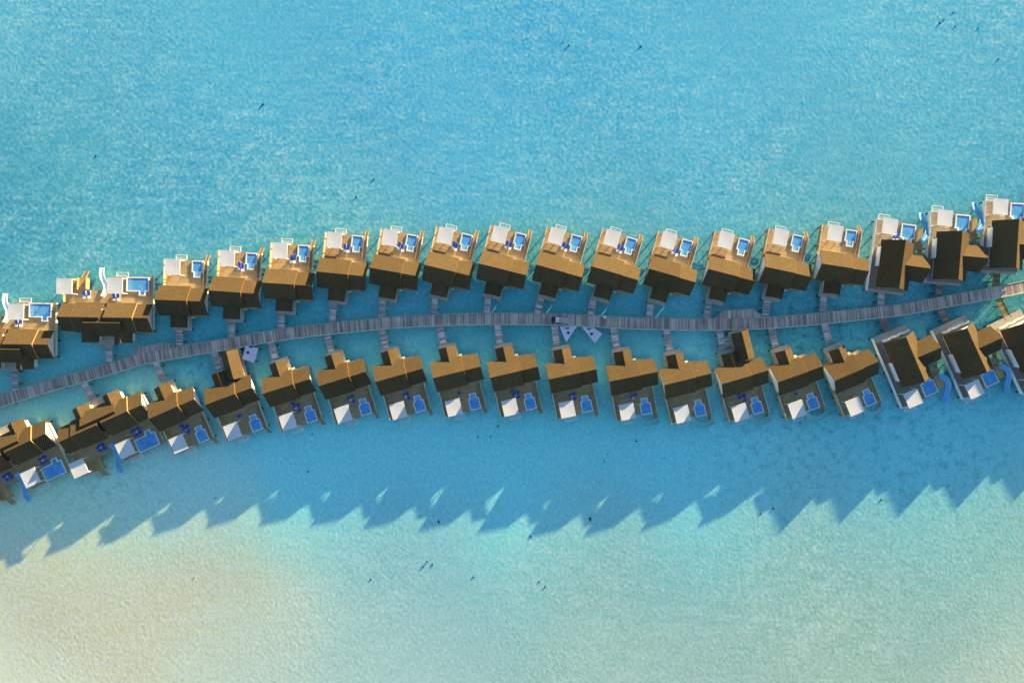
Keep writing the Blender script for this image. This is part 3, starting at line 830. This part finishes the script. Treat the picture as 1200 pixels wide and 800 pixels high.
sail([(288,404.8),(303,408),(297.5,424.6),(283.8,420.4)], 2.2, (290.6,413), (294,406.5), 'lavender square sail on dark posts beside the small thatched hut', True)

r = empty('electric_buggy', (*ground(656,375.0,1.6), JZ), radians(-3))
MB().box(-2.1,1.9,-.72,.72,.35,.55).build('chassis', M['darkwood'], r)
MB().box(-.35,1.9,-.70,.70,.553,.80).build('cargo_bed', M['pink'], r)
MB().box(1.75,1.88,-.72,.72,.803,1.2).build('tailgate', M['white'], r)
MB().prism([(-2.15,-.6),(-1.35,-.72),(-1.35,.72),(-2.15,.6)], .553, .95).build('bonnet', M['darkwood'], r)
MB().box(-1.0,-.45,-.62,.62,.553,.95).build('seat', M['blue'], r)
MB().bar((-1.2,0,1.6),(-.2,0,1.6),1.3,.06).build('roof', M['metal'], r)
for x in (-1.15,-.25):
    for y in (-.6,.6): MB().box(x-.04,x+.04,y-.04,y+.04,.553,1.54).build('roof_post', M['darkwood'], r)
MB().box(.0,.65,-.25,.35,.803,1.25).build('luggage_box', M['table'], r)
for x in (-1.5,1.3):
    for y in (-.66,.66):
        w_ = MB()
        ring = [(.3*cos(2*pi*i/12), .3*sin(2*pi*i/12)) for i in range(12)]
        y0, y1 = (y-.1, y+.1)
        for i in range(12):
            (ax,az),(bx,bz) = ring[i], ring[(i+1)%12]
            w_.face([(x+ax,y1,.3+az),(x+bx,y1,.3+bz),(x+bx,y0,.3+bz),(x+ax,y0,.3+az)])
        w_.face([(x+a,y0,.3+c) for a,c in ring]); w_.face([(x+a,y1,.3+c) for a,c in reversed(ring)])
        w_.build('wheel', M['darkwood'], r)
tag(r, 'electric luggage buggy with pinkish bed and white tailgate parked on the jetty', 'buggy')
r = empty('lamp_post', (*ground(708.6,371.5,2.2), 0))
MB().cyl(0,0,-.5,2.4,.10).build('pole', M['darkwood'], r)
MB().cyl(0,0,2.403,2.75,.42,12,.3).build('lamp_head', M['white'], r)
tag(r, 'white round-headed lamp on the north edge of the jetty', 'lamp')
r = empty('bathing_ladder', (*ground(353,393.2,1.4), 0), radians(8))
MB().box(-.9,.9,-.45,.35,1.25,1.4).build('platform', M['porch'], r)
lb = MB()
for i in range(4): lb.box(-.4,.4,-.62-.06*i,-.52-.06*i,1.0-.35*i,1.08-.35*i)
lb.build('rung', M['metal'], r)
tag(r, 'small pale bathing platform with ladder on the jetty edge', 'ladder')

# ------------------------------------------------------------------ coral clumps
def make_coral(k):
    rnd = random.Random(k)
    b = MB(); 
    for q in range(5):
        cx, cy = rnd.uniform(-.5,.5), rnd.uniform(-.4,.4); rr = rnd.uniform(.25,.5); h = rnd.uniform(.15,.3)
        lev = [(1,-.05),(.95,.4),(.6,.85)]
        rings = []
        ph = [rnd.uniform(.75,1.2) for _ in range(9)]
        for s, z in lev:
            rings.append([(cx+rr*s*ph[i]*cos(2*pi*i/9), cy+rr*s*ph[i]*sin(2*pi*i/9), z*h) for i in range(9)])
        for A, B in zip(rings, rings[1:]):
            for i in range(9):
                j = (i+1)%9; b.face([A[i],A[j],B[j],B[i]])
        b.face(rings[-1])
    return b.build('coral_clump', M['coral'])
SPOTS = [(307,122,1),(111,182,.7),(660,48,.5),(667,52,.8),(663,57,.5),(751,53,.9),(437,209,.9),(417,230,.8),(500,659,.7),(506,663,.8),(495,665,.9),(513,612,1.1),(555,677,.7),(632,683,.7),(639,688,.9),(434,680,.7),
 (360,553,.7),(365,509,.6),(251,584,.7),(226,678,.5),(692,609,1.3),(709,541,.7),(779,537,.6),(746,517,.8),(1108,22,.6),(1119,14,.6),(1121,30,.6),(1103,26,.8),(1148,32,.5),(1175,11,.4),(1172,69,.8),(560,513,.7),(575,512,.7),(583,500,.8),(631,480,.9),(712,533,.5),(1034,586,.7),(892,603,.8),(907,596,.9),(979,536,.5),(848,224,.5),(622,630,.8)]
cp = [make_coral(i) for i in range(4)]
for i, (u, v, s) in enumerate(SPOTS):
    o = cp[i] if i < 4 else cp[i % 4].copy()
    if i >= 4: COL.objects.link(o)
    x, y = ground(u, v, 0)
    o.location = (x, y, bed_z(x, y)-.02); o.rotation_euler = (0,0,random.uniform(0,6)); o.scale = (s*.52, s*.36, min(1.2,s*1.2))
    tag(o, 'small dark coral clump alone on the pale lagoon bed', 'coral', 'coral clumps on the lagoon bed')

# ------------------------------------------------------------------ light, sky, camera
AZ, EL = 50.0, 8.05            # degrees from +X towards +Y; above the horizon
sun = bpy.data.lights.new('sun', 'SUN'); sun.energy = 5.0; sun.angle = radians(.5); sun.color = (1,.78,.40)
so = bpy.data.objects.new('sun', sun); COL.objects.link(so)
so.rotation_euler = (radians(90-EL), 0, radians(AZ+90)); so.location = (60,90,60)
w = bpy.data.worlds.new('World'); S.world = w; w.use_nodes = True
nt = w.node_tree
sky = nt.nodes.new('ShaderNodeTexSky'); sky.sky_type = 'NISHITA'; sky.sun_disc = False
sky.ozone_density = 3.0; sky.dust_density = .3; sky.air_density = 1.2
sky.sun_elevation = radians(EL); sky.sun_rotation = radians(90-AZ)
bg = nt.nodes['Background']; bg.inputs[1].default_value = .085
nt.links.new(sky.outputs[0], bg.inputs[0])
cd = bpy.data.cameras.new('camera'); cam = bpy.data.objects.new('camera', cd); COL.objects.link(cam)
cd.sensor_width = 36; cd.sensor_fit = 'HORIZONTAL'; cd.lens = 36*CAM_H/FRAME_W
cam.location = (0,0,CAM_H); cam.rotation_euler = (0,0,0); cd.clip_start = 1; cd.clip_end = 12000
S.camera = cam
S.view_settings.view_transform = 'Standard'; S.view_settings.look = 'None'; S.view_settings.gamma = 1
S.view_settings.exposure = 2.15
S.cycles.transparent_max_bounces = 12
